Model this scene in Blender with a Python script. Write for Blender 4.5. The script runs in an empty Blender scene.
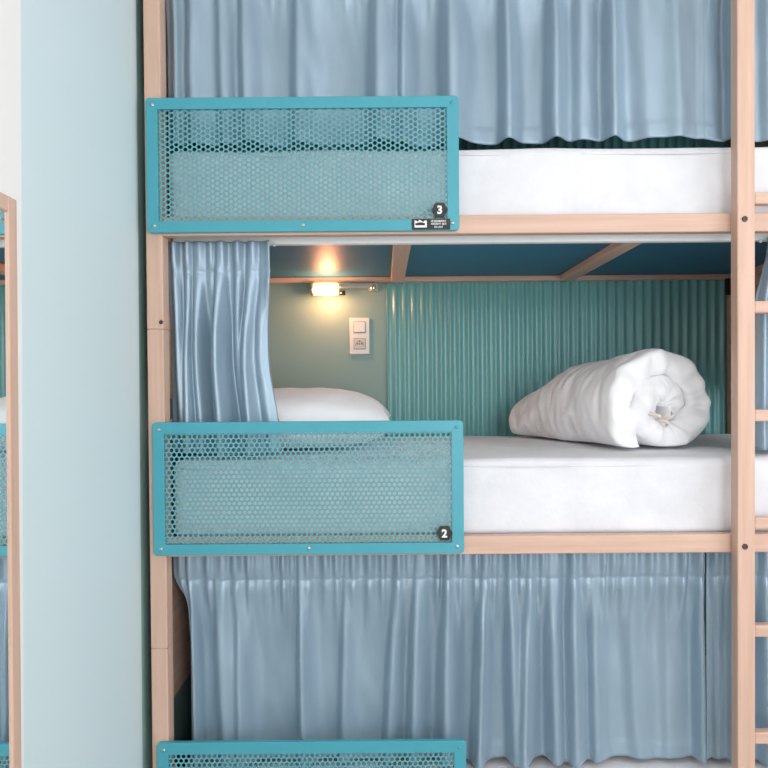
import bpy, bmesh, math, random
from mathutils import Vector, Matrix, noise

scene = bpy.context.scene
COL = scene.collection
CH = 1.55                      # eye height above the floor
YF = 1.83                      # front plane of the bunk posts
YB = 2.78                      # back wall
WX = -0.645                    # left wall
TIER = 0.845                   # height of one bunk
PI = math.pi

# ------------------------------------------------------------------ materials
def srgb(r, g, b):
    f = lambda c: (c/255/12.92 if c/255 <= .04045 else ((c/255+.055)/1.055)**2.4)
    return (f(r), f(g), f(b), 1.0)

def mat(name, col, rough=.5, metal=0., spec=.5, sheen=0., coat=0., emit=None, estr=0.):
    m = bpy.data.materials.new(name); m.use_nodes = True
    p = m.node_tree.nodes['Principled BSDF']
    p.inputs['Base Color'].default_value = col
    p.inputs['Roughness'].default_value = rough
    p.inputs['Metallic'].default_value = metal
    p.inputs['Specular IOR Level'].default_value = spec
    p.inputs['Sheen Weight'].default_value = sheen
    p.inputs['Coat Weight'].default_value = coat
    if emit:
        p.inputs['Emission Color'].default_value = emit
        p.inputs['Emission Strength'].default_value = estr
    return m

def add_noise(m, c1, c2, scale=(1, 1, 1), nscale=5., detail=4., rough=.55, bump=0., bdist=.002, lo=.3, hi=.7):
    nt = m.node_tree; N = nt.nodes; L = nt.links; p = N['Principled BSDF']
    tc = N.new('ShaderNodeTexCoord'); mp = N.new('ShaderNodeMapping')
    mp.inputs['Scale'].default_value = scale
    nz = N.new('ShaderNodeTexNoise'); nz.inputs['Scale'].default_value = nscale
    nz.inputs['Detail'].default_value = detail; nz.inputs['Roughness'].default_value = rough
    cr = N.new('ShaderNodeValToRGB')
    cr.color_ramp.elements[0].position = lo; cr.color_ramp.elements[0].color = c1
    cr.color_ramp.elements[1].position = hi; cr.color_ramp.elements[1].color = c2
    L.new(tc.outputs['Object'], mp.inputs['Vector']); L.new(mp.outputs['Vector'], nz.inputs['Vector'])
    L.new(nz.outputs['Fac'], cr.inputs['Fac']); L.new(cr.outputs['Color'], p.inputs['Base Color'])
    if bump:
        b = N.new('ShaderNodeBump'); b.inputs['Strength'].default_value = bump; b.inputs['Distance'].default_value = bdist
        L.new(nz.outputs['Fac'], b.inputs['Height']); L.new(b.outputs['Normal'], p.inputs['Normal'])
    return m

W1, W2 = srgb(197, 162, 142), srgb(215, 181, 162)
wood_v = add_noise(mat('beech_upright', W1, .45), W1, W2, (38, 38, 1.6), 1.6, 5, .6, .12, .001)
wood_h = add_noise(mat('beech_rail', W1, .45), W1, W2, (1.6, 38, 38), 1.6, 5, .6, .12, .001)
wood_d = add_noise(mat('beech_cross', W1, .5), W1, W2, (38, 1.6, 38), 1.6, 5, .6, .12, .001)
teal_steel = mat('teal_powder_coat', srgb(70, 158, 173), .36, 0., .5)
teal_sheet = mat('teal_perforated_steel', srgb(92, 158, 167), .42)
fabric_blue = add_noise(mat('blue_sateen', srgb(140, 164, 188), .37, .27, .8, sheen=.1), srgb(140, 163, 179), srgb(150, 172, 188), (6, 6, 1.2), 4, 3)
white_cloth = add_noise(mat('white_cotton', srgb(240, 240, 242), .85, sheen=.2), srgb(216, 217, 222), srgb(227, 228, 232), (1, 1, 1), 9, 5, .6, .35, .008)
duvet_cloth = add_noise(mat('white_duvet_cotton', srgb(240, 240, 242), .85, sheen=.2), srgb(240, 240, 243), srgb(246, 246, 248), (1, 1, 1), 14, 5, .6, .35, .006)
white_plastic = mat('white_plastic', srgb(216, 226, 226), .35)
grey_plastic = mat('grey_plastic', srgb(120, 128, 126), .4)
socket_grey = mat('socket_shade', srgb(196, 202, 198), .4)
track_white = mat('white_track', srgb(248, 247, 246), .45)
chrome = mat('brushed_steel', srgb(205, 200, 192), .28, 1.)
dark_metal = mat('dark_steel', srgb(88, 84, 80), .35, 1.)
black = mat('black_vinyl', srgb(18, 20, 22), .4)
white_print = mat('white_print', srgb(238, 238, 236), .5)
under_teal = add_noise(mat('teal_platform_board', srgb(40, 100, 118), .5, 0., .3), srgb(52, 112, 142), srgb(58, 118, 148), (1.2, 30, 1), 2, 4)
wall_teal = mat('teal_wall_paint', srgb(135, 166, 162), .45)
rib_teal = mat('teal_ribbed_gloss', srgb(116, 178, 178), .22, 0., .6)
mint = mat('pale_mint_paint', srgb(208, 224, 227), .6)
white_paint = mat('white_wall_paint', srgb(238, 235, 232), .7)
floor_m = add_noise(mat('oak_floor', srgb(170, 140, 110), .4), srgb(150, 146, 142), srgb(176, 172, 166), (1, 12, 1), 2, 5)
mirror_m = mat('mirror_silver', (.92, .95, .94, 1), .015, 1.)
glow = mat('warm_frosted_glass', srgb(255, 232, 200), .4, emit=(1., .56, .25, 1), estr=2.6)

# ------------------------------------------------------------------ object helpers
def world_loc(o):
    v = Vector((0, 0, 0))
    while o: v += o.location; o = o.parent
    return v

def obj(name, bm, m, parent=None, smooth=False, angle=None, origin=None):
    """link a bmesh (built in world coordinates) as one mesh object"""
    me = bpy.data.meshes.new(name)
    bmesh.ops.recalc_face_normals(bm, faces=bm.faces)
    if parent is None:
        if origin is None:
            xs = [v.co.x for v in bm.verts]; ys = [v.co.y for v in bm.verts]; zs = [v.co.z for v in bm.verts]
            origin = Vector(((min(xs)+max(xs))/2, (min(ys)+max(ys))/2, min(zs)))
        off = Vector(origin)
    else:
        off = world_loc(parent)
    for v in bm.verts: v.co -= off
    bm.to_mesh(me); bm.free()
    for mm in (m if isinstance(m, (list, tuple)) else [m]): me.materials.append(mm)
    if smooth:
        for p in me.polygons: p.use_smooth = True
    o = bpy.data.objects.new(name, me); COL.objects.link(o)
    if parent is None: o.location = off
    else: o.parent = parent
    return o

def tag(o, label=None, cat=None, group=None, kind=None):
    if label: o['label'] = label
    if cat: o['category'] = cat
    if group: o['group'] = group
    if kind: o['kind'] = kind
    return o

def thing(name, loc, label, cat, group=None):
    o = bpy.data.objects.new(name, None); COL.objects.link(o)
    o.location = loc; o.empty_display_size = .05
    return tag(o, label, cat, group)

def box(bm, x0, x1, y0, y1, z0, z1, bev=0., seg=2, mi=0):
    b = bmesh.new()
    bmesh.ops.create_cube(b, size=1)
    for v in b.verts:
        v.co = Vector(((x0+x1)/2+v.co.x*(x1-x0), (y0+y1)/2+v.co.y*(y1-y0), (z0+z1)/2+v.co.z*(z1-z0)))
    if bev: bmesh.ops.bevel(b, geom=b.edges[:], offset=bev, segments=seg, affect='EDGES', profile=.5)
    merge(bm, b, mi)

def merge(bm, b, mi=0):
    mp = {v: bm.verts.new(v.co) for v in b.verts}
    for f in b.faces:
        try:
            nf = bm.faces.new([mp[v] for v in f.verts]); nf.material_index = mi; nf.smooth = f.smooth
        except ValueError: pass
    b.free()

def lathe(bm, prof, axis_o, axis='Y', n=20, mi=0):
    """prof: list of (r, t) along the axis"""
    o = Vector(axis_o); rings = []
    for r, t in prof:
        ring = []
        for i in range(n):
            a = 2*PI*i/n; c, s = r*math.cos(a), r*math.sin(a)
            p = {'Y': (c, t, s), 'X': (t, c, s), 'Z': (c, s, t)}[axis]
            ring.append(bm.verts.new(o+Vector(p)))
        rings.append(ring)
    for a, b in zip(rings, rings[1:]):
        for i in range(n):
            f = bm.faces.new((a[i], a[(i+1) % n], b[(i+1) % n], b[i])); f.material_index = mi; f.smooth = True
    for ring in (rings[0], rings[-1]):
        f = bm.faces.new(ring); f.material_index = mi

def tube(bm, pts, r, n=8, mi=0):
    pts = [Vector(p) for p in pts]; rings = []
    for i, p in enumerate(pts):
        t = (pts[min(i+1, len(pts)-1)]-pts[max(i-1, 0)]).normalized()
        up = Vector((0, 0, 1)) if abs(t.z) < .9 else Vector((1, 0, 0))
        a = t.cross(up).normalized(); b = a.cross(t)
        rings.append([bm.verts.new(p+r*(math.cos(2*PI*k/n)*a+math.sin(2*PI*k/n)*b)) for k in range(n)])
    for a, b in zip(rings, rings[1:]):
        for i in range(n):
            f = bm.faces.new((a[i], a[(i+1) % n], b[(i+1) % n], b[i])); f.material_index = mi; f.smooth = True
    bm.faces.new(rings[0]).material_index = mi; bm.faces.new(rings[-1]).material_index = mi

def prism(bm, poly, y0, y1, mi=0):
    """poly in XZ, extruded from y0 (front) to y1"""
    a = [bm.verts.new((x, y0, z)) for x, z in poly]; b = [bm.verts.new((x, y1, z)) for x, z in poly]
    n = len(poly)
    bm.faces.new(a).material_index = mi; bm.faces.new(b[::-1]).material_index = mi
    for i in range(n):
        bm.faces.new((a[i], a[(i+1) % n], b[(i+1) % n], b[i])).material_index = mi

def text_into(bm, s, cx, cz, size, y0, bold=0., mi=0, depth=.0004):
    cu = bpy.data.curves.new('lettering', 'FONT'); cu.body = s; cu.size = size; cu.extrude = depth; cu.offset = bold
    cu.align_x = 'CENTER'; cu.align_y = 'CENTER'
    ob = bpy.data.objects.new('lettering', cu); COL.objects.link(ob)
    bpy.context.view_layer.update()
    me = bpy.data.meshes.new_from_object(ob.evaluated_get(bpy.context.evaluated_depsgraph_get()))
    b = bmesh.new(); b.from_mesh(me)
    xs = [v.co.x for v in b.verts]; ys = [v.co.y for v in b.verts]
    mx, my = (min(xs)+max(xs))/2, (min(ys)+max(ys))/2
    for v in b.verts: v.co = Vector((cx+v.co.x-mx, y0-v.co.z, cz+v.co.y-my))
    merge(bm, b, mi)
    bpy.data.objects.remove(ob); bpy.data.curves.remove(cu); bpy.data.meshes.remove(me)

sm = lambda a, b, x: (lambda t: t*t*(3-2*t))(min(1, max(0, (x-a)/(b-a))))
H = lambda z: CH+z             # height given relative to the eye

# ------------------------------------------------------------------ the room
RX, RY0, CZ = 2.7, -2.3, 3.15
def struct(name, bm, m, label=None):
    return tag(obj(name, bm, m), label, None, None, 'structure')
b = bmesh.new(); box(b, WX-.1, RX+.1, RY0-.1, YB+.1, -.1, 0); struct('floor', b, floor_m)
b = bmesh.new(); box(b, WX-.1, RX+.1, RY0-.1, YB+.1, CZ, CZ+.1); struct('ceiling', b, white_paint)
b = bmesh.new(); box(b, WX-.1, RX+.1, YB, YB+.1, 0, CZ); struct('wall_back', b, wall_teal, 'teal painted wall behind the bunks')
WR = (-1.5, 1.1, .95, 3.0)
b = bmesh.new()
for y0, y1, z0, z1 in ((RY0-.1, WR[0], 0, CZ), (WR[1], YB, 0, CZ), (WR[0], WR[1], 0, WR[2]), (WR[0], WR[1], WR[3], CZ)):
    box(b, RX, RX+.1, y0, y1, z0, z1)
struct('wall_right', b, white_paint)
b = bmesh.new()
for y in (WR[0]+.02, (WR[0]+WR[1])/2, WR[1]-.02): box(b, RX+.02, RX+.07, y-.02, y+.02, WR[2], WR[3], .003)
for z in (WR[2]+.02, WR[3]-.02): box(b, RX+.02, RX+.07, WR[0], WR[1], z-.02, z+.02, .003)
struct('window_2', b, white_paint)
# left wall: white paint, then mint, then the teal of the bunk niche
b = bmesh.new()
edge_y = lambda y, k, z: y+k*(z-CH)
bands = (((RY0-.1, 0), (1.2405, .0217)), ((1.2405, .0217), (1.834, .012)), ((1.834, .012), (YB, 0)))
for mi, (e0, e1) in enumerate(bands):
    vs = [b.verts.new((x, edge_y(*e, z), z)) for x in (WX-.1, WX) for e, z in ((e0, 0), (e1, 0), (e1, CZ), (e0, CZ))]
    for q in ((0, 1, 2, 3), (4, 5, 6, 7), (0, 1, 5, 4), (2, 3, 7, 6)) + (((0, 3, 7, 4),) if mi == 0 else ()) + (((1, 2, 6, 5),) if mi == 2 else ()):
        b.faces.new([vs[i] for i in q]).material_index = mi
struct('wall_left', b, [white_paint, mint, wall_teal], 'side wall painted white, pale mint and teal')
# front wall behind the camera with a wide window opening
WIN = (.7, 2.1, .5, 2.95)
b = bmesh.new()
for x0, x1, z0, z1 in ((WX-.1, WIN[0], 0, CZ), (WIN[1], RX+.1, 0, CZ), (WIN[0], WIN[1], 0, WIN[2]), (WIN[0], WIN[1], WIN[3], CZ)):
    box(b, x0, x1, RY0-.1, RY0, z0, z1)
struct('wall_front', b, white_paint)
b = bmesh.new()
for x in (WIN[0]+.02, (WIN[0]+WIN[1])/2, WIN[1]-.02): box(b, x-.02, x+.02, RY0-.07, RY0-.02, WIN[2], WIN[3], .003)
for z in (WIN[2]+.02, WIN[3]-.02): box(b, WIN[0], WIN[1], RY0-.07, RY0-.02, z-.02, z+.02, .003)
struct('window_1', b, white_paint)
# fluted cladding on the back wall behind the beds
FX0, FX1 = .012, 1.362
b = bmesh.new()
pitch, amp = .0362, .0042; nx = int((FX1-FX0)/pitch*14)
cols = []
for i in range(nx+1):
    x = FX0+(FX1-FX0)*i/nx
    ph = (x-FX0)/pitch*2*PI
    y = YB-.012-amp*(math.cos(ph)+.12*math.cos(2*ph))+.0012*noise.noise(Vector((x*40, 0, 0)))
    if i in (0, nx): y = YB-.001
    cols.append((b.verts.new((x, y, .25)), b.verts.new((x, y, CZ-.02))))
for a, c in zip(cols, cols[1:]):
    f = b.faces.new((a[0], c[0], c[1], a[1])); f.smooth = True
o = struct('wall_panel', b, rib_teal, 'glossy teal ribbed panel on the wall behind the mattresses')

# ------------------------------------------------------------------ bunk bed
bed = thing('bunk_bed', (.4, 2.3, 0), 'beech bunk bed with white mattresses on three tiers and teal guard panels', 'bunk bed')
PX0, PX1 = -.622, -.578
QX0, QX1 = 1.372, 1.417
ZR1, ZR0 = .443, .394          # rail top and bottom of the third tier
tiers = [0, -TIER, -2*TIER]    # bunk 3, 2, 1
ZTOP = ZR1+TIER
def post(x0, x1, y0, y1, joints):
    b = bmesh.new(); zs = [0]+[H(z) for z in joints]+[H(ZTOP)]
    for a, c in zip(zs, zs[1:]): box(b, x0, x1, y0, y1, a, c, .003)
    return obj('post', b, wood_v, bed)
post(PX0, PX1, YF, YF+.05, [.15-TIER, .15])
post(QX0, QX1, YF, YF+.05, [.15-TIER, .15])
post(PX0, PX1, YB-.06, YB-.012, [.15])
post(QX0-.008, QX1, YB-.06, YB-.012, [.15])
for k, dz in enumerate([TIER]+tiers):  # first pass: unseen top level, its roof board added to shade the bunk below
    z0, z1 = ZR0+dz, ZR1+dz
    b = bmesh.new(); box(b, PX1, QX0, YF, YF+.03, H(z0), H(z1), .003); obj('front_rail', b, wood_h, bed)
    b = bmesh.new(); box(b, PX1, QX0, YB-.045, YB-.018, H(z0+.0095), H(z1-.020), .003); obj('back_rail', b, wood_h, bed)
    b = bmesh.new(); box(b, PX1, QX0, YF+.086, YF+.112, H(z0-.006), H(z1-.020), .002)
    tag(obj('curtain_track', b, track_white, bed), 'white curtain track')
    b = bmesh.new(); box(b, PX1-.02, QX0+.02, YF+.03, YB-.02, H(z1-.020), H(z1-.012), .001)
    tag(obj('platform', b, under_teal, bed), 'teal mattress board')
    for x0 in (.03, .693):
        b = bmesh.new(); box(b, x0, x0+.052, YF+.112, YB-.045, H(z0+.005), H(z1-.020), .003); obj('cross_beam', b, wood_d, bed)
    for x0 in (PX0, QX0):
        b = bmesh.new(); box(b, x0, x0+.04, YF+.05, YB-.06, H(z0), H(z1-.013), .003); obj('end_rail', b, wood_d, bed)
    if k < 4:
        for x0 in (PX0+.004, QX0+.02):
            if k == 3 or x0 < 0 and k == 0: pass
            b = bmesh.new(); box(b, x0, x0+.018, YF+.05, YB-.06, H(z0-.43), H(z0), .002); obj('end_board', b, wood_d, bed)
b = bmesh.new(); box(b, QX0-.03, QX0-.008, YB-.052, YB-.044, H(.34), H(.405), .001); box(b, QX0-.016, QX0-.008, YB-.06, YB-.044, H(.34), H(.405), .001)
tag(obj('bracket', b, dark_metal, bed), 'grey metal bracket')
b = bmesh.new(); lathe(b, [(.004, -.0025), (.0055, -.0015), (.0055, 0)], (PX1-.006, YF, H(.168)), 'Y', 12)
obj('joint_bolt', b, dark_metal, bed)

# guard panels
GX0, GX1 = -.609, .206
def rrect(x0, x1, z0, z1, r, n=6):
    out = []
    for cx, cz, a0 in ((x1-r, z1-r, 0), (x0+r, z1-r, 90), (x0+r, z0+r, 180), (x1-r, z0+r, 270)):
        for i in range(n+1):
            a = math.radians(a0+90*i/n); out.append((cx+r*math.cos(a), cz+r*math.sin(a)))
    return out
screw_me = None
def guard_panel(dz, by_columns, number, sticker, dx=0.):
    global screw_me
    x0, x1 = GX0+dx, GX1+dx
    z0, z1 = .4+dz, .75+dz
    bd = .031; ix0, ix1, iz0, iz1 = x0+bd, x1-bd, z0+bd-.002, z1-bd+.001
    # frame: ring of quads between outer rounded rectangle and the inner opening
    b = bmesh.new(); outer = rrect(x0, x1, z0, z1, .011)
    inner = rrect(ix0, ix1, iz0, iz1, .0015)
    yf, yb = YF-.012, YF
    R = [[b.verts.new((x, y, H(z))) for x, z in poly] for poly, y in
         ((outer, yb), (outer, yf+.0015), ([(x+(.0015 if x < 0 else -.0015), z+(.0015 if z < (z0+z1)/2 else -.0015)) for x, z in outer], yf), (inner, yf), (inner, yb))]
    n = len(outer)
    for a, c in zip(R, R[1:]+R[:1]):
        for i in range(n): b.faces.new((a[i], a[(i+1) % n], c[(i+1) % n], c[i]))
    gp = tag(obj('guard_panel', b, teal_steel, bed), 'teal steel guard panel with perforated mesh' + (' and number %s badge' % number if number else ', lowest of three'))
    # perforated sheet: one hexagonal cell with a round hole, repeated
    P, r = .0136, .0051
    ys0, ys1 = YF-.0065, YF-.0056
    sx0, sx1, sz0, sz1 = ix0-.006, ix1+.006, iz0-.006, iz1+.006
    V, F = [], []
    hexR = P/math.sqrt(3)
    dirs = []
    for k in range(12):
        a = PI*k/6+(0 if by_columns else PI/6)
        rr = hexR if k % 2 == 0 else hexR*math.cos(PI/6)
        dirs.append((math.cos(a), math.sin(a), rr))
    row = P*math.sqrt(3)/2
    L1, L2 = (sz1-sz0, sx1-sx0) if by_columns else (sx1-sx0, sz1-sz0)
    for j in range(int(L2/row)+1):
        for i in range(int(L1/P)+1):
            u = (i+.5*(j % 2)+.25)*P; w = (j+.5)*row
            cx, cz = (sx0+w, sz0+u) if by_columns else (sx0+u, sz0+w)
            if cx > sx1+.002 or cz > sz1+.002: continue
            n0 = len(V)
            for y in (ys0, ys1):
                for c, s, rr in dirs: V.append((cx+c*rr, y, H(cz+s*rr)))
                for c, s, rr in dirs: V.append((cx+c*r, y, H(cz+s*r)))
            for k in range(12):
                k2 = (k+1) % 12
                F.append((n0+k, n0+k2, n0+12+k2, n0+12+k))
                F.append((n0+24+k2, n0+24+k, n0+36+k, n0+36+k2))
                F.append((n0+12+k, n0+12+k2, n0+36+k2, n0+36+k))
    off = world_loc(gp)
    me = bpy.data.meshes.new('perforated_sheet'); me.from_pydata([tuple(Vector(v)-off) for v in V], [], F); me.materials.append(teal_sheet)
    so = bpy.data.objects.new('perforated_sheet', me); COL.objects.link(so); so.parent = gp
    # screws
    if screw_me is None:
        s = bmesh.new(); lathe(s, [(.0048, 0), (.0046, -.0012), (.003, -.0026), (.001, -.003)], (0, 0, 0), 'Y', 14)
        box(s, -.003, .003, -.0032, -.0026, -.0005, .0005)
        screw_me = bpy.data.meshes.new('screw'); s.to_mesh(screw_me); s.free(); screw_me.materials.append(chrome)
    for sx, sz, painted in ((x0+.018, z1-.019, 0), (x0+.02, z0+.018, 0), ((x0+x1)/2, z0+.017, 0), (x1-.018, z0+.019, 0), (x1-.018, z1-.018, 1)):
        s = bpy.data.objects.new('screw', screw_me if not painted else screw_me.copy()); COL.objects.link(s); s.parent = gp
        if painted: s.data.materials[0] = teal_steel
        s.location = Vector((sx, yf, H(sz)))-off
    if number:
        bx, bz = x1-.051, z0+.0535
        R6 = .0215
        b = bmesh.new()
        prism(b, [(bx+R6*math.cos(k*PI/3), H(bz)+R6*math.sin(k*PI/3)) for k in range(6)], ys0-.0066, ys0)
        text_into(b, number, bx-.0005, H(bz), .029, ys0-.0069, .0011, 1)
        tag(obj('number_badge', b, [black, white_print], gp), 'black hexagon badge reading %s' % number)
    if sticker:
        b = bmesh.new(); ax0, ax1, az0, az1 = x1-.124, x1-.024, z0+.002, z0+.0305
        box(b, ax0, ax1, yf-.0008, yf, H(az0), H(az1))
        y = yf-.0009
        # crown-like white mark
        lx0, lx1, lz0, lz1 = ax0+.007, ax0+.039, az0+.006, az0+.025
        prism(b, [(lx0, H(lz0)), (lx1, H(lz0)), (lx1, H(lz0+.0055)), (lx0, H(lz0+.0055))], y-.0003, y, 1)
        prism(b, [(lx0, H(lz0+.0125)), (lx0+.004, H(lz0+.011)), (lx0+.011, H(lz0+.0135)), (lx0+.019, H(lz0+.0135)), (lx0+.026, H(lz0+.011)), (lx1, H(lz0+.012)),
                  (lx1, H(lz1-.001)), (lx0+.027, H(lz1-.001)), (lx0+.0225, H(lz1-.005)), (lx0+.017, H(lz1-.001)), (lx0+.013, H(lz1+.001)), (lx0+.009, H(lz1-.004)), (lx0, H(lz1))], y-.0003, y, 1)
        prism(b, [(lx1-.005, H(lz0+.004)), (lx1, H(lz0+.004)), (lx1, H(lz1-.003)), (lx1-.005, H(lz1-.003))], y-.0004, y, 1)
        prism(b, [(lx0, H(lz0+.004)), (lx0+.002, H(lz0+.004)), (lx0+.002, H(lz0+.014)), (lx0, H(lz0+.014))], y-.0004, y, 1)
        tx = ax0+.0695
        for s, zz, sz in (('LE BARBARO', .0225, .0068), ('ARGENT QUI', .0148, .0068), ('ES LAN', .0072, .0068)):
            text_into(b, s, tx, H(az0+zz), sz, y-.0003, .00012, 1, .0002)
        tag(obj('sticker', b, [black, white_print], gp), 'black sticker with a white crown mark and three lines of lettering')
    return gp
guard_panel(0, True, '3', True, -.006)
guard_panel(-TIER, False, '2', False, .001)
guard_panel(-2*TIER, False, None, False, .003)

# ladder bolted on the front
lad = bpy.data.objects.new('ladder', None); COL.objects.link(lad); lad.parent = bed
lad.location = Vector((1.1, YF-.018, 0))-bed.location
LX0, LX1 = .912, .958
for x0 in (LX0, LX0+.41):
    b = bmesh.new(); box(b, x0, x0+.046, YF-.036, YF-.0005, 0, H(ZTOP), .003); obj('stile', b, wood_v, lad)
zr = .473
while H(zr) > .1:
    b = bmesh.new(); box(b, LX1, LX0+.41, YF-.033, YF-.006, H(zr-.0155), H(zr+.0155), .004); obj('rung', b, wood_h, lad)
    zr -= .2805
for dz in tiers:
    b = bmesh.new(); lathe(b, [(.0075, 0), (.0075, -.002), (.0055, -.0035), (.003, -.0035), (.003, -.0015)], (LX0+.019, YF-.036, H(.418+dz)), 'Y', 16)
    obj('bolt', b, dark_metal, lad)

# ------------------------------------------------------------------ mattresses
def rounded_block(x0, x1, y0, y1, z0, z1, r, step, fn=None):
    b = bmesh.new()
    def lin(a, c):
        n = max(2, int((c-a)/step)); base = [a+(c-a)*i/n for i in range(n+1)]
        ex = [a+r*t for t in (.15, .35, .6, .85)]+[c-r*t for t in (.15, .35, .6, .85)]
        return sorted(set(base+ex))
    X, Y, Z = lin(x0, x1), lin(y0, y1), lin(z0, z1)
    cache = {}
    def vert(p):
        k = tuple(round(c, 6) for c in p)
        if k not in cache:
            q = Vector((min(max(p[0], x0+r), x1-r), min(max(p[1], y0+r), y1-r), min(max(p[2], z0+r), z1-r)))
            d = Vector(p)-q
            if d.length > 1e-9:
                m = max(abs(d.x), abs(d.y), abs(d.z)); d = d.normalized()*m
            v = q+d
            if fn: v = fn(v, d.normalized() if d.length > 1e-9 else Vector((0, 0, 1)))
            cache[k] = b.verts.new(v)
        return cache[k]
    def quad(pts):
        vs = [vert(p) for p in pts]
        if len(set(vs)) == 4: f = b.faces.new(vs); f.smooth = True
    for (A, B, fix, ax) in ((X, Y, (z0, z1), 2), (X, Z, (y0, y1), 1), (Y, Z, (x0, x1), 0)):
        for c in fix:
            for a0, a1 in zip(A, A[1:]):
                for b0, b1 in zip(B, B[1:]):
                    pts = [(a0, b0), (a1, b0), (a1, b1), (a0, b1)]
                    quad([(p[0], p[1], c) if ax == 2 else (p[0], c, p[1]) if ax == 1 else (c, p[0], p[1]) for p in pts])
    return b
def mattress(dz, top, label, seed):
    x0, x1, y0, y1, z0, z1 = -.572, 1.36, YF+.036, YB-.065, H(ZR1+dz-.012)+.0008, H(top)
    def fn(v, d):
        zz = (v.z-z0)/(z1-z0)
        side = max(0, -d.y)
        n = noise.noise(Vector((v.x*3.2+v.z*5+seed, v.z*7-v.x*2.5, seed*.7)))+.5*noise.noise(Vector((v.x*8+v.z*9+seed, v.z*10, 3)))
        dn = .009*n*side*sm(0, .25, zz)
        up = max(0, d.z)
        dn += up*.004*noise.noise(Vector((v.x*5, v.y*5, seed)))
        v = v+d*dn
        if up > .5: v.z += .006*math.sin(PI*min(1, max(0, (v.x-x0)/(x1-x0))))*math.sin(PI*min(1, max(0, (v.y-y0)/(y1-y0))))
        return v
    b = rounded_block(x0, x1, y0, y1, z0, z1, .024, .022, fn)
    o = tag(obj('mattress', b, white_cloth, None), label, 'mattress', 'white mattresses of the bunk bed')
    b = bmesh.new(); zp = z1-.02
    pts = []
    for i in range(60):
        x = x0+.02+(x1-x0-.04)*i/59
        n = 1
        pts.append((x, y0+.0012+.002*noise.noise(Vector((x*6, seed, 0))), zp+.003*noise.noise(Vector((x*3, seed, 4)))))
    tube(b, pts, .0022, 6)
    obj('seam', b, white_cloth, o)
    return o
mattress(0, .631, 'white mattress on the top visible tier, behind the guard panel numbered 3', 1.3)
mattress(-TIER, -.203, 'white mattress on the middle tier, carrying the rolled duvet and pillow', 4.9)
mattress(-2*TIER, -1.066, 'white mattress on the lowest tier, mostly hidden by the closed blue curtains', 8.1)

# ------------------------------------------------------------------ pillow
b = bmesh.new()
cx, cy, cz = -.30, 2.30, -.118
hx, hy = .325, .36; nu = nv = 44
def pil(u, v, s):
    e = max(0., 1-abs(u)**2.6)*max(0., 1-abs(v)**2.6)
    t = e**.42
    pinch = 1-.06*(1-abs(u)**2)*abs(v)**3
    pinch2 = 1-.06*(1-abs(v)**2)*abs(u)**3
    x, y = cx+hx*u*pinch2, cy+hy*v*pinch
    h = .108 if s > 0 else -.082
    w = .006*noise.noise(Vector((x*9, y*9, s)))+.004*noise.noise(Vector((x*20-y*9, y*12, 2+s)))
    return (x, y, H(cz+h*t+(w*min(1, e*3) if s > 0 else 0)))
G = {}
for s in (1, -1):
    for i in range(nu+1):
        for j in range(nv+1):
            edge = i in (0, nu) or j in (0, nv)
            if s < 0 and edge: G[s, i, j] = G[1, i, j]; continue
            U = math.sin((i/nu-.5)*PI); Vv = math.sin((j/nv-.5)*PI)
            G[s, i, j] = b.verts.new(pil(U, Vv, s))
    for i in range(nu):
        for j in range(nv):
            f = b.faces.new((G[s, i, j], G[s, i+1, j], G[s, i+1, j+1], G[s, i, j+1])); f.smooth = True
tag(obj('pillow', b, duvet_cloth), 'plump white pillow on the middle mattress, partly behind the open curtain', 'pillow')

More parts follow.
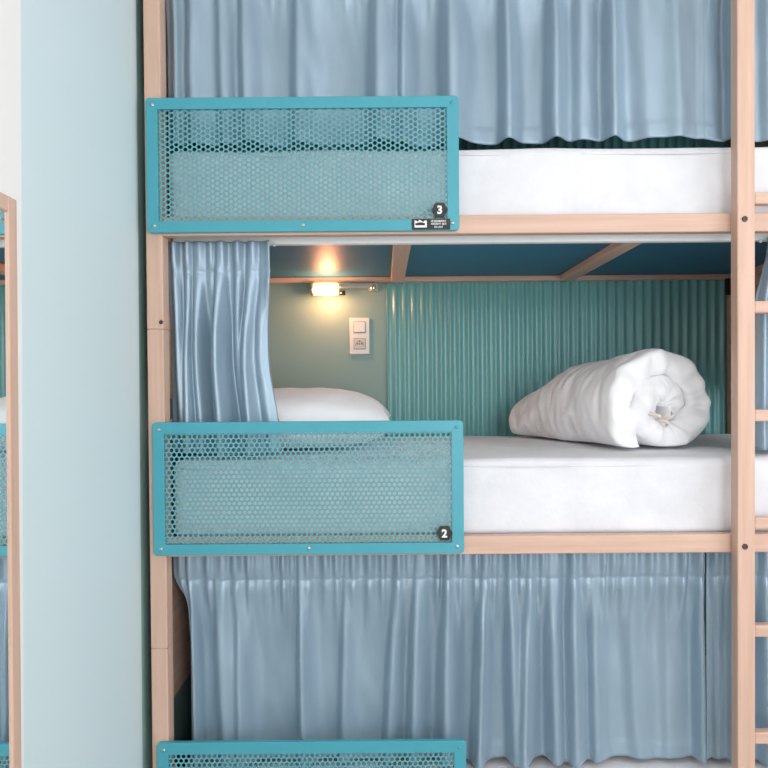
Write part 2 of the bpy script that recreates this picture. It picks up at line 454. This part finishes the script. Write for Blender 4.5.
# ------------------------------------------------------------------ rolled duvet
b = bmesh.new()
ns, L = 150, .64
turns = 1.9; a_start = math.radians(-126)
T = .072
A0 = Vector((.842, 2.06, 0)); AX = Vector((-.225, .565, 0)).normalized(); SIDE = Vector((AX.y, -AX.x, 0))
ws = [0, .001, .004, .009, .016, .025, .036]+[.05+(L-.1)*i/56 for i in range(57)]+[L-.036, L-.025, L-.016, L-.009, L-.004, L-.001, L]
ZM = -.205
grid = []
def centre(s):
    a = a_start-2*PI*turns*s
    r = .134-.064*turns*s-.012*sm(.8, 1, s)
    wob = 1+.12*noise.noise(Vector((s*7, 2.2, 0)))
    return a, max(.012, r*wob)
loop = []
for i in range(ns+1): loop.append((i/ns, 1))
for i in range(ns, -1, -1): loop.append((i/ns, -1))
for w in ws:
    wl = w/L
    e0 = math.sqrt(max(0, 1-(1-min(1, w/.032))**2)); e1 = math.sqrt(max(0, 1-(1-min(1, (L-w)/.05))**2))
    tau = max(.02, min(e0, e1))
    kx = 1.3-.24*wl; kz = 1.14-.12*sm(.1, .5, wl)-.36*sm(.5, 1, wl)
    ring = []
    for s, sg in loop:
        a, r = centre(s)
        endr = math.sqrt(max(0.0, 1-(1-min(1, min(s, 1-s)/.045))**2))
        th = T*(1+.3*noise.noise(Vector((s*5, 9, wl*2))))*(.12+.88*tau)*(.1+.9*endr)
        rr = r+sg*th/2
        px, pz = rr*math.cos(a)*kx, rr*math.sin(a)*kz
        # wrinkles: run round the roll, packed along its axis, plus soft lumps
        wr = .011*(.25-abs(noise.noise(Vector((w*17+a*.5, a*1.1, s*1.5)))))+.009*(.25-abs(noise.noise(Vector((w*34+a, a*2.2, 7+s*1.5)))))+.010*noise.noise(Vector((w*9, px*11, pz*11+s*3)))
        core = 1-sm(.05, .13, math.hypot(px, pz))
        qx, qz = px, pz
        px += core*.022*noise.noise(Vector((qx*13, qz*13, 21))); pz += core*.022*noise.noise(Vector((qx*13, qz*13, 33)))
        px += wr*math.cos(a)*tau*sg; pz += wr*math.sin(a)*tau*sg
        push = .03*noise.noise(Vector((s*6+3, 1.7, 0)))*(1-sm(0, .2, wl))+.024*noise.noise(Vector((px*16, pz*16, 5)))*(1-sm(0, .12, wl))+.02*(.25-abs(noise.noise(Vector((a*2.5, s*4, 8)))))*(1-sm(0, .12, wl))
        zz = ZM+.117*kz+pz
        floor_z = ZM+.001
        if zz < floor_z+.02: zz = floor_z+.02*math.exp((zz-floor_z-.02)/.05)
        p = A0+AX*(w+push)+SIDE*px
        ring.append(b.verts.new((p.x, p.y, H(zz))))
    grid.append(ring)
n = len(loop)
for g0, g1 in zip(grid, grid[1:]):
    for i in range(n):
        f = b.faces.new((g0[i], g0[(i+1) % n], g1[(i+1) % n], g1[i])); f.smooth = True
for g in (grid[0], grid[-1]):
    for i in range(ns):
        f = b.faces.new((g[i], g[i+1], g[n-2-i], g[n-1-i])); f.smooth = True
duvet = tag(obj('rolled_duvet', b, duvet_cloth), 'thick white duvet rolled into a bundle on the middle mattress', 'duvet')
sub = duvet.modifiers.new('smooth', 'SUBSURF'); sub.levels = sub.render_levels = 1

# beige cloth ties peeping out of the roll
b = bmesh.new()
for k, (tx, tz, ang) in enumerate(((-.062, -.098, -.35), (-.03, -.118, -.5), (-.012, -.100, .5))):
    c = A0+SIDE*tx; rows = []
    for i in range(9):
        t = i/8-.5
        q = c+SIDE*(t*.044*math.cos(ang))-AX*(.030-.10*t*t+.004*math.sin(t*9+k)); zc = tz+t*.044*math.sin(ang)
        rows.append([b.verts.new((q.x, q.y+dy, H(zc+dzz))) for dzz, dy in ((.005, 0), (-.005, .003))])
    for r0, r1 in zip(rows, rows[1:]):
        f = b.faces.new((r0[0], r0[1], r1[1], r1[0])); f.smooth = True
ty = tag(obj('tie', b, mat('beige_cotton', srgb(228, 214, 206), .85), duvet), 'beige cloth ties')
tm = ty.modifiers.new('cloth', 'SOLIDIFY'); tm.thickness = .0015

# ------------------------------------------------------------------ curtains
YC = YF+.072
def curtain(x0, x1, zt, zb, ridges, hp, label, seed, deep=.024, head=.011, rear=.012, edge=None, flip=False, back=False, group='blue curtains of the bunk bed'):
    """ridges: list of (x at top, x at bottom, width, height); hp: header pleat spacing"""
    rnd = random.Random(seed)
    nx = max(60, int((x1-x0)/.0042)); nz = 100
    pleats = []; x = x0+hp*.4
    while x < x1: pleats.append((x, rnd.uniform(.2, .36)*hp, rnd.uniform(.5, 1.3))); x += hp*rnd.uniform(.6, 1.4)
    hh = .08/(zt-zb)
    b = bmesh.new(); rows = []
    for j in range(nz+1):
        v = j/nz; v = v*v*.35+v*.65
        z = zt+(zb-zt)*v
        row = []
        bl = sm(hh*.5, .5, v)
        for i in range(nx+1):
            x = x0+(x1-x0)*i/nx
            h = 0
            for c, w, a in pleats: 
                d = (x-c)/w
                if abs(d) < 3: h += a*math.exp(-d*d)
            pinch = 1-.45*math.exp(-((v-hh)/.035)**2)
            yb = 0
            for xt, xb, w, a in ridges:
                c = xt+(xb-xt)*v; ww = w*(.55+.45*sm(0, .6, v))
                d = (x-c)/(ww*.62 if x < c else ww*1.6)
                if abs(d) < 3: yb += a*math.exp(-d*d)
            fade = 1-sm(hh, .55, v)
            y = head*h*(.1+.9*fade)*pinch*(1-bl)+deep*yb*(.25+.75*bl)
            if x0 < -.5: y *= sm(.008, .03, x-x0)
            # short creases radiating under the header
            y += .0035*fade*noise.noise(Vector((x*70, z*9, seed)))*sm(hh*.8, hh*1.5, v)
            y += .006*bl*noise.noise(Vector((x*9, z*1.6, seed+5)))+.0022*noise.noise(Vector((x*28+z*6, z*7, seed+9)))
            y -= rear*bl
            if v < .13: y = max(y, -.003)
            y -= .0012*math.exp(-((v-hh)/.007)**2)
            if back: y -= (y+.004)*(1-sm(0, .03, x-x0))
            # header band and hem: doubled cloth
            if v < hh: y += .0012
            if v > 1-.045/(zt-zb): y += .0016
            xx = x+.004*noise.noise(Vector((x*12, z*4, seed+2)))*v
            if edge:
                e = edge(v); xx = x0+(e-x0)*(x-x0)/(x1-x0) if not flip else x+(e-x0)*math.exp(-(x-x0)/.03)
            zz = z+.012*noise.noise(Vector((x*6, 0, seed+1)))*v
            row.append(b.verts.new((xx, YF+.080-y, H(zz))))
        rows.append(row)
    for r0, r1 in zip(rows, rows[1:]):
        for i in range(nx):
            f = b.faces.new((r0[i], r1[i], r1[i+1], r0[i+1])); f.smooth = True
    o = tag(obj('curtain', b, fabric_blue), label, 'curtain', group)
    so = o.modifiers.new('cloth', 'SOLIDIFY'); so.thickness = .0012
    # gliders that carry it in the track
    step = max(1, len(pleats)//7)
    for c, w, a in pleats[::step][:9]:
        h = bmesh.new(); box(h, c-.003, c+.003, YF+.081, YF+.0855, H(zt-.012), H(zt-.002), .001)
        tag(obj('glider', h, white_plastic, o), 'white plastic glider')
    return o
PXc = lambda p: (p-384)/365.
def R(*t): return [(PXc(a), PXc(c), w/365., h) for a, c, w, h in t]
ZT = .3925
# tier 3, drawn closed
curtain(PXc(168), PXc(737), ZT+TIER, .662, R((175, 172, 6, .6), (196, 194, 9, .6), (222, 226, 8, .5), (246, 250, 9, .9), (302, 300, 10, .8), (381, 380, 13, 1.1), (407, 405, 7, .6),
        (450, 452, 12, 1.2), (507, 508, 7, 1.), (553, 555, 8, 1.1), (585, 583, 12, .6), (610, 612, 8, 1.1), (640, 650, 22, .75), (675, 680, 20, .6), (706, 706, 12, .3), (730, 733, 6, .9)), .04,
        'closed blue curtain above the guard panel numbered 3, left of the ladder', 11, .055, rear=.028)
curtain(PXc(739.5), QX0-.004, ZT+TIER, .655, R((742, 745, 9, .7), (768, 770, 12, .7), (800, 800, 12, 1.), (835, 835, 12, .8), (870, 868, 12, .9)), .04,
        'blue curtain right of the ladder on the top visible tier', 12, .045, rear=.022, back=True)
# tier 2, open: a bunch at each end
curtain(PXc(168), PXc(276), ZT, -.186, R((174, 182, 6, .9), (189, 188, 5, .6), (198, 200, 6, .8), (222, 219, 6.5, 1.3), (240, 243, 5, .5), (255, 247, 6, .8), (268, 266, 9, .55)), .037,
        'blue curtain gathered open at the left end of the middle bunk', 23, .056, .020, .035,
        edge=lambda v: PXc(272)+(PXc(268)-PXc(272))*sm(.1, .45, v)+(PXc(280)-PXc(268))*sm(.5, 1, v))
curtain(PXc(757), QX0-.004, ZT, -.186, R((763, 762, 5, .9), (778, 776, 6, .7), (792, 794, 6, 1.1), (812, 810, 6, .8), (830, 832, 6, 1.2), (850, 850, 6, .8), (870, 870, 6, 1.), (890, 888, 6, .8)), .037,
        'blue curtain gathered open right of the ladder on the middle bunk', 24, .05, .018, .03,
        edge=lambda v: PXc(768)+(PXc(757)-PXc(768))*sm(.0, .35, v), flip=True)
# tier 1, drawn closed
curtain(PXc(170), PXc(704.5), ZT-TIER, -1.046, R((186, 189, 4, .9), (214, 222, 11, .9), (236, 238, 8, .6), (298, 300, 6, 1.1), (345, 338, 6, .55), (396, 384, 7, .7), (416, 409, 7, 1.), (446, 441, 8, 1.),
        (482, 474, 5.5, 1.3), (508, 512, 7, 1.), (528, 521, 8, .9), (548, 553, 8, 1.), (570, 572, 8, 1.1), (592, 596, 8, .6), (628, 640, 12, .3), (668, 672, 12, .22), (698, 700, 5, .9)), .034,
        'closed blue curtain hanging under the guard panel numbered 2, left of the ladder', 35, .055, .020, .028,
        edge=lambda v: PXc(171)+(PXc(185)-PXc(171))*sm(.1, .28, v), flip=True)
curtain(PXc(707), QX0-.004, ZT-TIER, -1.05, R((716, 718, 7, .5), (733, 735, 9, .8), (762, 764, 7, 1.), (790, 792, 10, .8), (820, 820, 10, 1.), (850, 850, 10, .7), (880, 880, 10, .9)), .04,
        'blue curtain passing behind the ladder on the lowest bunk', 36, .048, .017, .024, back=True)

# ------------------------------------------------------------------ reading lamp
yw = YB
lx = lambda p: (p-384)/252.
lz = lambda p: (385-p)/252.
lamp = thing('reading_lamp', (lx(340), yw-.03, H(lz(290))), 'lit steel reading lamp with a glowing shade above the pillow', 'lamp')
b = bmesh.new(); lathe(b, [(.02, lx(315)), (.025, lx(315)+.004), (.0265, (lx(315)+lx(340))/2), (.025, lx(340)-.004), (.02, lx(340))], (0, yw-.05, H(lz(290.6))), 'X', 24)
obj('lamp_shade', b, glow, lamp)
b = bmesh.new(); lathe(b, [(.026, lx(312.5)), (.027, lx(313)), (.027, lx(315)), (.026, lx(315.3))], (0, yw-.05, H(lz(290.6))), 'X', 24)
obj('end_cap', b, chrome, lamp)
b = bmesh.new(); box(b, lx(340), lx(376), yw-.062, yw-.04, H(lz(290)), H(lz(284.5)), .005, 3); lathe(b, [(.012, 0), (.013, .002), (.013, .016), (.012, .018)], (lx(374), yw-.051, H(lz(291.5))), 'Z', 16)
obj('arm', b, chrome, lamp)
b = bmesh.new(); lathe(b, [(.009, lx(341)), (.009, lx(346.5))], (0, yw-.055, H(lz(294.5))), 'X', 14)
obj('switch', b, dark_metal, lamp)
b = bmesh.new(); box(b, lx(374)-.018, lx(374)+.018, yw-.012, yw, H(lz(292)), H(lz(281)), .003); lathe(b, [(.008, yw-.05), (.008, yw-.01)], (lx(374), 0, H(lz(287))), 'Y', 14)
obj('wall_mount', b, chrome, lamp)

# switch and socket plate
pl = thing('switch_plate', (lx(360), yw-.005, H(lz(355))), 'white wall plate with light switch and socket below the reading lamp', 'light switch')
b = bmesh.new(); box(b, lx(349.8), lx(370), yw-.011, yw, H(lz(354.6)), H(lz(318)), .003, 3); obj('cover', b, white_plastic, pl)
b = bmesh.new(); box(b, lx(354), lx(366), yw-.0125, yw-.01, H(lz(333.2)), H(lz(321.8)), .0005); obj('rocker_surround', b, grey_plastic, pl)
b = bmesh.new(); box(b, lx(354.5), lx(365.5), yw-.015, yw-.012, H(lz(332.6)), H(lz(322.4)), .0012); obj('rocker', b, white_plastic, pl)
b = bmesh.new(); box(b, lx(354), lx(366), yw-.0122, yw-.01, H(lz(349.5)), H(lz(338.5)), .0005); so = obj('socket', b, grey_plastic, pl)
b = bmesh.new(); box(b, lx(354.4), lx(365.6), yw-.0132, yw-.012, H(lz(349)), H(lz(339)), .0005); obj('socket_face', b, socket_grey, so)
b = bmesh.new()
for dx in (-2.2, 0, 2.2): lathe(b, [(.003, 0), (.003, -.001)], (lx(360+dx), yw-.0132, H(lz(344.2))), 'Y', 10)
lathe(b, [(.003, 0), (.003, -.001)], (lx(360), yw-.0132, H(lz(341.5))), 'Y', 10)
for k in range(14):
    a0 = PI*k/13
    box(b, lx(360)+.016*math.cos(a0)-.0012, lx(360)+.016*math.cos(a0)+.0012, yw-.0138, yw-.0132, H(lz(345.8))+.016*math.sin(a0)-.0012, H(lz(345.8))+.016*math.sin(a0)+.0012)
obj('socket_holes', b, dark_metal, so)

# ------------------------------------------------------------------ mirror on the side wall
mr = thing('wall_mirror', (WX, 1.195, CH), 'tall beech framed mirror on the white wall at left edge', 'mirror')
my0, my1, mz0, mz1 = .62, 1.2, .35, H(.323)
fw, ft = .028, .015
b = bmesh.new()
box(b, WX, WX+ft, my1-fw, my1, mz0, mz1, .0025); box(b, WX, WX+ft, my0, my0+fw, mz0, mz1, .0025)
box(b, WX, WX+ft, my0+fw, my1-fw, mz1-fw, mz1, .0025); box(b, WX, WX+ft, my0+fw, my1-fw, mz0, mz0+fw, .0025)
obj('frame', b, wood_v, mr)
b = bmesh.new(); box(b, WX+.004, WX+ft-.004, my0+fw-.004, my1-fw+.004, mz0+fw-.004, mz1-fw+.004); obj('mirror_glass', b, mirror_m, mr)

mr.rotation_euler = (math.radians(-.7), 0, 0)

# ------------------------------------------------------------------ light
def area(name, loc, rot, sx, sy, e, col):
    l = bpy.data.lights.new(name, 'AREA'); l.shape = 'RECTANGLE'; l.size = sx; l.size_y = sy; l.energy = e; l.color = col
    o = bpy.data.objects.new(name, l); COL.objects.link(o); o.location = loc; o.rotation_euler = rot; return o
area('window_daylight', ((WIN[0]+WIN[1])/2, RY0-.08, (WIN[2]+WIN[3])/2), (PI/2, 0, 0), WIN[1]-WIN[0], WIN[3]-WIN[2], 84, (.97, .985, 1.))
area('side_window_daylight', (RX+.085, (WR[0]+WR[1])/2, (WR[2]+WR[3])/2), (PI/2, 0, PI/2), WR[1]-WR[0], WR[3]-WR[2], 66, (.97, .985, 1.))
l = bpy.data.lights.new('lamp_bulb', 'POINT'); l.energy = 3.4; l.color = (1., .42, .2); l.shadow_soft_size = .03
o = bpy.data.objects.new('lamp_bulb', l); COL.objects.link(o); o.location = (lx(330), yw-.1, H(lz(297)))
w = bpy.data.worlds.new('sky'); scene.world = w; w.use_nodes = True
w.node_tree.nodes['Background'].inputs['Color'].default_value = (.75, .87, 1, 1)
w.node_tree.nodes['Background'].inputs['Strength'].default_value = 1.

# ------------------------------------------------------------------ camera
cam = bpy.data.cameras.new('camera'); co = bpy.data.objects.new('camera', cam); COL.objects.link(co)
F = 695.4
cam.sensor_width = 36; cam.lens = F/768*36; cam.clip_start = .02
pitch_down, roll = math.radians(.79), math.radians(.45)
co.matrix_world = Matrix.Translation((0, 0, CH)) @ Matrix.Rotation(PI/2-pitch_down, 4, 'X') @ Matrix.Rotation(-roll, 4, 'Z')
cam.shift_y = 10/768
scene.camera = co

vs = scene.view_settings
vs.view_transform = 'Standard'; vs.look = 'None'; vs.exposure = -.27; vs.gamma = 1.; vs.use_curve_mapping = False
scene.cycles.use_denoising = True
scene.cycles.max_bounces = 10; scene.cycles.diffuse_bounces = 6
